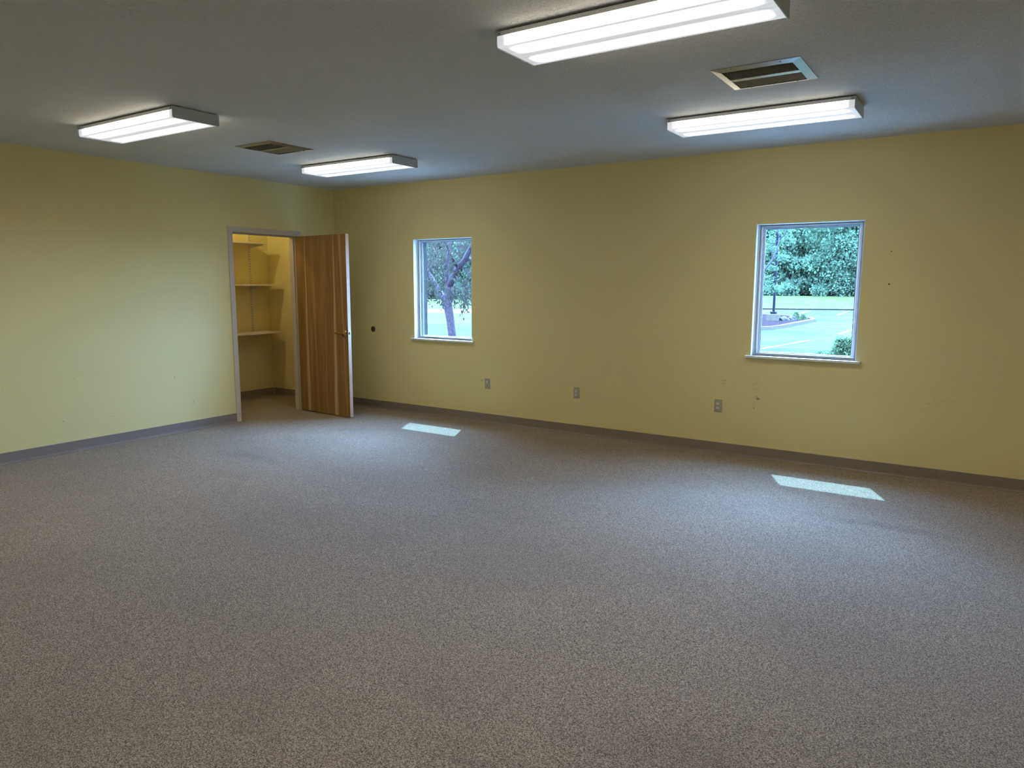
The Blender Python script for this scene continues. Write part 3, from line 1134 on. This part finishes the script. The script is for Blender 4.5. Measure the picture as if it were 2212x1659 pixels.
protos = [far_tree(11, 8.8, 3.1), far_tree(12, 8.2, 2.9), far_tree(13, 9.4, 3.3)]
used = [False] * 3
rnd = random.Random(5)
k = 0
for row, (y0, dx, sc) in enumerate(((70.5, 3.5, 1.0), (76.0, 3.9, 1.16))):
    x = -66.0 + row * 2
    while x < 14:
        i = k % 3
        o = protos[i] if not used[i] else copy_tree(protos[i])
        used[i] = True
        y = y0 + rnd.uniform(-1.2, 1.2)
        xx = x + rnd.uniform(-0.7, 0.7)
        o.location = (xx, y, lawn_h(xx, y) - 0.1)
        s = sc * rnd.uniform(0.90, 1.06)
        o.scale = (s, s, s)
        o.rotation_euler = (0, 0, rnd.uniform(0, 6.28))
        tag(o, 'full leafy tree standing in the front row of the woods behind the lawn' if row == 0 else
            'tall leafy tree in the second row of the woods, behind the front trees', 'tree',
            'front row of woodland trees' if row == 0 else 'second row of woodland trees')
        x += dx
        k += 1


def far_bush(seed):
    rnd = random.Random(seed)
    root = empty('undergrowth_bush')
    blobs = [(rnd.uniform(-1.3, 1.3), rnd.uniform(-0.7, 0.7), rnd.uniform(0.3, 1.6), rnd.uniform(0.6, 1.0), 0.85) for _ in range(9)]
    leaf_quads(blob_pts(blobs, 3400, rnd), 0.24, rnd, 0.2, 0.7).build('foliage', M_LEAF_FAR, root)
    b = MB()
    b.tube([(0, 0, -0.1), (0.05, 0, 0.7)], [0.06, 0.04], 6)
    b.build('stem', M_BARK2, root)
    return root


bp = far_bush(31)
first = True
x = -64.0
while x < 12:
    o = bp if first else copy_tree(bp)
    first = False
    y = 68.2 + rnd.uniform(-0.6, 0.6)
    o.location = (x, y, lawn_h(x, y) - 0.05)
    s = rnd.uniform(0.8, 1.15)
    o.scale = (s, s, s)
    o.rotation_euler = (0, 0, rnd.uniform(0, 6.28))
    tag(o, 'low leafy bush at the foot of the woods along the lawn edge', 'bush', 'undergrowth bushes along the lawn')
    x += 2.9


# near tree seen in window 1
def near_tree():
    rnd = random.Random(21)
    O = Vector((-5.48, 9.5, GZ))
    root = empty('shade_tree', O, label='gnarled tree with a forked trunk and drooping leaves, close outside the left window', cat='tree')
    L = lambda x, y, z: Vector((x, y, z)) - O
    b = MB()
    b.tube([L(-5.44, 9.5, -0.55), L(-5.50, 9.5, -0.2), L(-5.53, 9.5, 0.12), L(-5.60, 9.5, 0.55), L(-5.67, 9.5, 0.92), L(-5.68, 9.5, 1.10), L(-5.65, 9.5, 1.34), L(-5.64, 9.5, 1.50)],
           [0.17, 0.135, 0.118, 0.112, 0.122, 0.115, 0.108, 0.115], 14, True, 0.09, rnd)
    b.build('trunk', M_BARK, root)
    limbs = [([(-5.70, 9.5, 0.92), (-5.88, 9.52, 1.18), (-6.10, 9.55, 1.42), (-6.35, 9.6, 1.72), (-6.8, 9.7, 2.2), (-7.4, 9.8, 2.7)], [0.085, 0.080, 0.074, 0.066, 0.05, 0.02]),
             ([(-5.64, 9.5, 1.45), (-5.50, 9.5, 1.72), (-5.28, 9.48, 1.98), (-5.02, 9.45, 2.22), (-4.80, 9.4, 2.50), (-4.4, 9.3, 3.0), (-3.9, 9.2, 3.5)], [0.105, 0.090, 0.082, 0.075, 0.07, 0.05, 0.02]),
             ([(-5.65, 9.5, 1.42), (-5.74, 9.55, 1.75), (-5.78, 9.6, 2.15), (-5.7, 9.7, 2.7), (-5.9, 9.8, 3.6), (-5.8, 9.8, 4.4)], [0.085, 0.07, 0.06, 0.055, 0.04, 0.015]),
             ([(-5.28, 9.48, 1.98), (-5.3, 9.2, 2.3), (-5.2, 8.8, 2.7), (-5.1, 8.2, 3.0)], [0.05, 0.04, 0.03, 0.012]),
             ([(-5.02, 9.45, 2.22), (-4.7, 9.5, 2.2), (-4.3, 9.6, 2.35), (-3.9, 9.7, 2.3)], [0.04, 0.03, 0.022, 0.01])]
    for pts, rr in limbs:
        b = MB()
        b.tube([L(*p) for p in pts], rr, 10, True, 0.06, rnd)
        b.build('branch', M_BARK, root)
    # hanging twigs with leaves
    b = MB()
    lp = []
    for _ in range(620):
        a = rnd.uniform(0, 2 * PI)
        r = 2.7 * math.sqrt(rnd.random())
        x, y = -5.4 + r * math.cos(a), 9.5 + r * math.sin(a)
        top = 3.9 - 0.28 * r * r * 0.5 + rnd.uniform(-0.6, 0.5)
        low = 1.08 + 0.10 * r + 0.28 * noise.noise(Vector((x * 1.3, y * 1.3, 0)))
        z = low + (top - low) * rnd.random() ** 1.1
        dx, dy = rnd.uniform(-0.25, 0.25), rnd.uniform(-0.25, 0.25)
        if y < 9.5 and abs(x + 5.35 + (y - 9.5) * 0.5) < 1.0 and z < 2.4 and rnd.random() < 0.6:
            continue
        ln = rnd.uniform(0.3, 0.65)
        p0 = Vector((x, y, z))
        p1 = p0 + Vector((dx, dy, -ln * 0.2))
        p2 = p1 + Vector((dx * 0.5, dy * 0.5, -ln * 0.6))
        b.tube([p0 - O, p1 - O, p2 - O], [0.006, 0.004, 0.002], 4)
        for k in range(24):
            t = k / 23
            q = p0.lerp(p1, t * 2) if t < 0.5 else p1.lerp(p2, t * 2 - 1)
            q = q + Vector((rnd.gauss(0, 0.05), rnd.gauss(0, 0.05), rnd.gauss(0, 0.04)))
            lp.append(q - O)
    b.build('twigs', M_BARK, root)
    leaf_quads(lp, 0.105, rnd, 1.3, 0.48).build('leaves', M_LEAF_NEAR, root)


near_tree()


def locust():
    rnd = random.Random(8)
    O = Vector((-0.55, 18.0, GZ))
    root = empty('parking_lot_tree', O, label='slender light green tree in front of the light pole', cat='tree')
    b = MB()
    b.tube([Vector(p) - O for p in ((-0.55, 18, -0.6), (-0.50, 18, 0.3), (-0.35, 18, 1.0), (0.0, 18, 1.45))], [0.13, 0.10, 0.085, 0.075], 10, True, 0.05, rnd)
    b.build('trunk', M_BARK2, root)
    limbs = [([(-0.02, 18, 1.42), (0.45, 18, 1.65), (0.86, 18, 2.02), (1.10, 18, 2.33), (1.22, 18, 2.65), (1.27, 18, 2.85), (1.31, 18, 3.05)], [0.07, 0.05, 0.040, 0.032, 0.026, 0.022, 0.018]),
             ([(1.29, 18, 2.98), (1.42, 18, 3.12), (1.56, 17.95, 3.40), (1.8, 17.9, 3.8)], [0.018, 0.020, 0.016, 0.006]),
             ([(1.31, 18, 3.03), (1.22, 18, 3.28), (1.16, 18, 3.6)], [0.016, 0.013, 0.006]),
             ([(1.10, 18, 2.33), (1.07, 18, 2.7), (1.09, 18, 2.86), (0.98, 18, 3.15)], [0.014, 0.012, 0.010, 0.006]),
             ([(1.09, 18, 2.84), (1.25, 18.05, 2.98)], [0.008, 0.005]),
             ([(-0.02, 18, 1.42), (-0.5, 17.7, 2.3), (-1.2, 17.4, 3.1), (-1.6, 17.2, 4.1)], [0.06, 0.05, 0.03, 0.01]),
             ([(-0.02, 18, 1.42), (0.2, 18.4, 2.4), (0.3, 18.6, 3.6), (0.1, 18.7, 4.8)], [0.055, 0.045, 0.03, 0.01])]
    for pts, rr in limbs:
        b = MB()
        b.tube([Vector(p) - O for p in pts], rr, 8)
        b.build('branch', M_BARK2, root)
    blobs = [(1.15, 18.2, 1.42, 0.42, 0.5), (1.55, 18.1, 1.50, 0.22, 0.6), (0.95, 18.1, 1.75, 0.30, 0.5), (1.35, 18.3, 2.45, 0.30, 0.5), (0.9, 18.4, 2.75, 0.35, 0.5),
             (1.4, 18.4, 3.3, 0.35, 0.6), (0.9, 18.3, 3.5, 0.5, 0.6), (1.5, 18.3, 3.0, 0.3, 0.5), (1.05, 18.3, 2.1, 0.3, 0.5), (0.2, 18.2, 2.0, 0.7, 0.5), (-0.4, 18.2, 3.0, 0.9, 0.6), (-1.3, 17.6, 3.6, 0.9, 0.6),
             (0.2, 18.6, 4.4, 1.0, 0.6), (-0.8, 18.0, 4.6, 1.0, 0.6), (1.0, 18.2, 4.3, 0.6, 0.6), (-1.6, 17.3, 2.6, 0.7, 0.5)]
    pts = [tuple(Vector(p) - O) for p in blob_pts(blobs, 12000, rnd, 0.1)]
    leaf_quads(pts, 0.075, rnd, 0.2, 0.5).build('leaves', M_LEAF_LOC, root)


locust()


def shrub(name, x, y, h, rad, n, seed, label):
    rnd = random.Random(seed)
    root = empty(name, (x, y, GZ), label=label, cat='shrub')
    b = MB()
    b.tube([(0, 0, -0.02), (0, 0, h * 0.9)], [0.03, 0.006], 6)
    b.build('stem', M_BARK2, root)
    b = MB()
    for _ in range(n):
        t = rnd.random() ** 0.8
        z = h * (0.02 + 0.98 * t) * 0.9
        r = rad * (1.05 - t) ** 0.75 * (0.35 + 0.65 * math.sqrt(rnd.random()))
        a = rnd.uniform(0, 2 * PI)
        p = Vector((r * math.cos(a), r * math.sin(a), z))
        d = Vector((math.cos(a) * 0.6, math.sin(a) * 0.6, 0.9 + rnd.uniform(-0.3, 0.4))).normalized()
        ln = rnd.uniform(0.06, 0.14)
        s = d.orthogonal().normalized()
        s.rotate(Matrix.Rotation(rnd.uniform(0, 2 * PI), 3, d))
        w = 0.010
        b.add([p, p + d * ln * 0.4 + s * w, p + d * ln, p + d * ln * 0.4 - s * w], [(0, 1, 2, 3)])
        for q in range(3):
            pp = p + d * ln * rnd.uniform(0.2, 0.8)
            d2 = (d + Vector((rnd.gauss(0, 0.6), rnd.gauss(0, 0.6), rnd.gauss(0, 0.4)))).normalized()
            b.add([pp, pp + d2 * 0.025 + s * 0.008, pp + d2 * 0.055, pp + d2 * 0.025 - s * 0.008], [(0, 1, 2, 3)])
    b.build('foliage', M_LEAF_BUSH, root)


shrub('evergreen_shrub', 5.640, 3.0, 1.50, 0.34, 5200, 3, 'pointed evergreen shrub at the lower right of the parking lot window')
shrub('evergreen_shrub', 5.40, 3.05, 1.30, 0.22, 2200, 4, 'low evergreen shrub left of the pointed one')
shrub('evergreen_shrub', 5.86, 2.95, 1.36, 0.26, 2200, 6, 'evergreen shrub right of the pointed one, half hidden by the window edge')
shrub('island_plant', -1.62, 35.2, 0.55, 0.26, 500, 14, 'pale plant on the mulch island behind the taller rock')
shrub('island_plant', -1.20, 35.0, 0.42, 0.22, 400, 15, 'low plant nearest the pointed end of the mulch island')
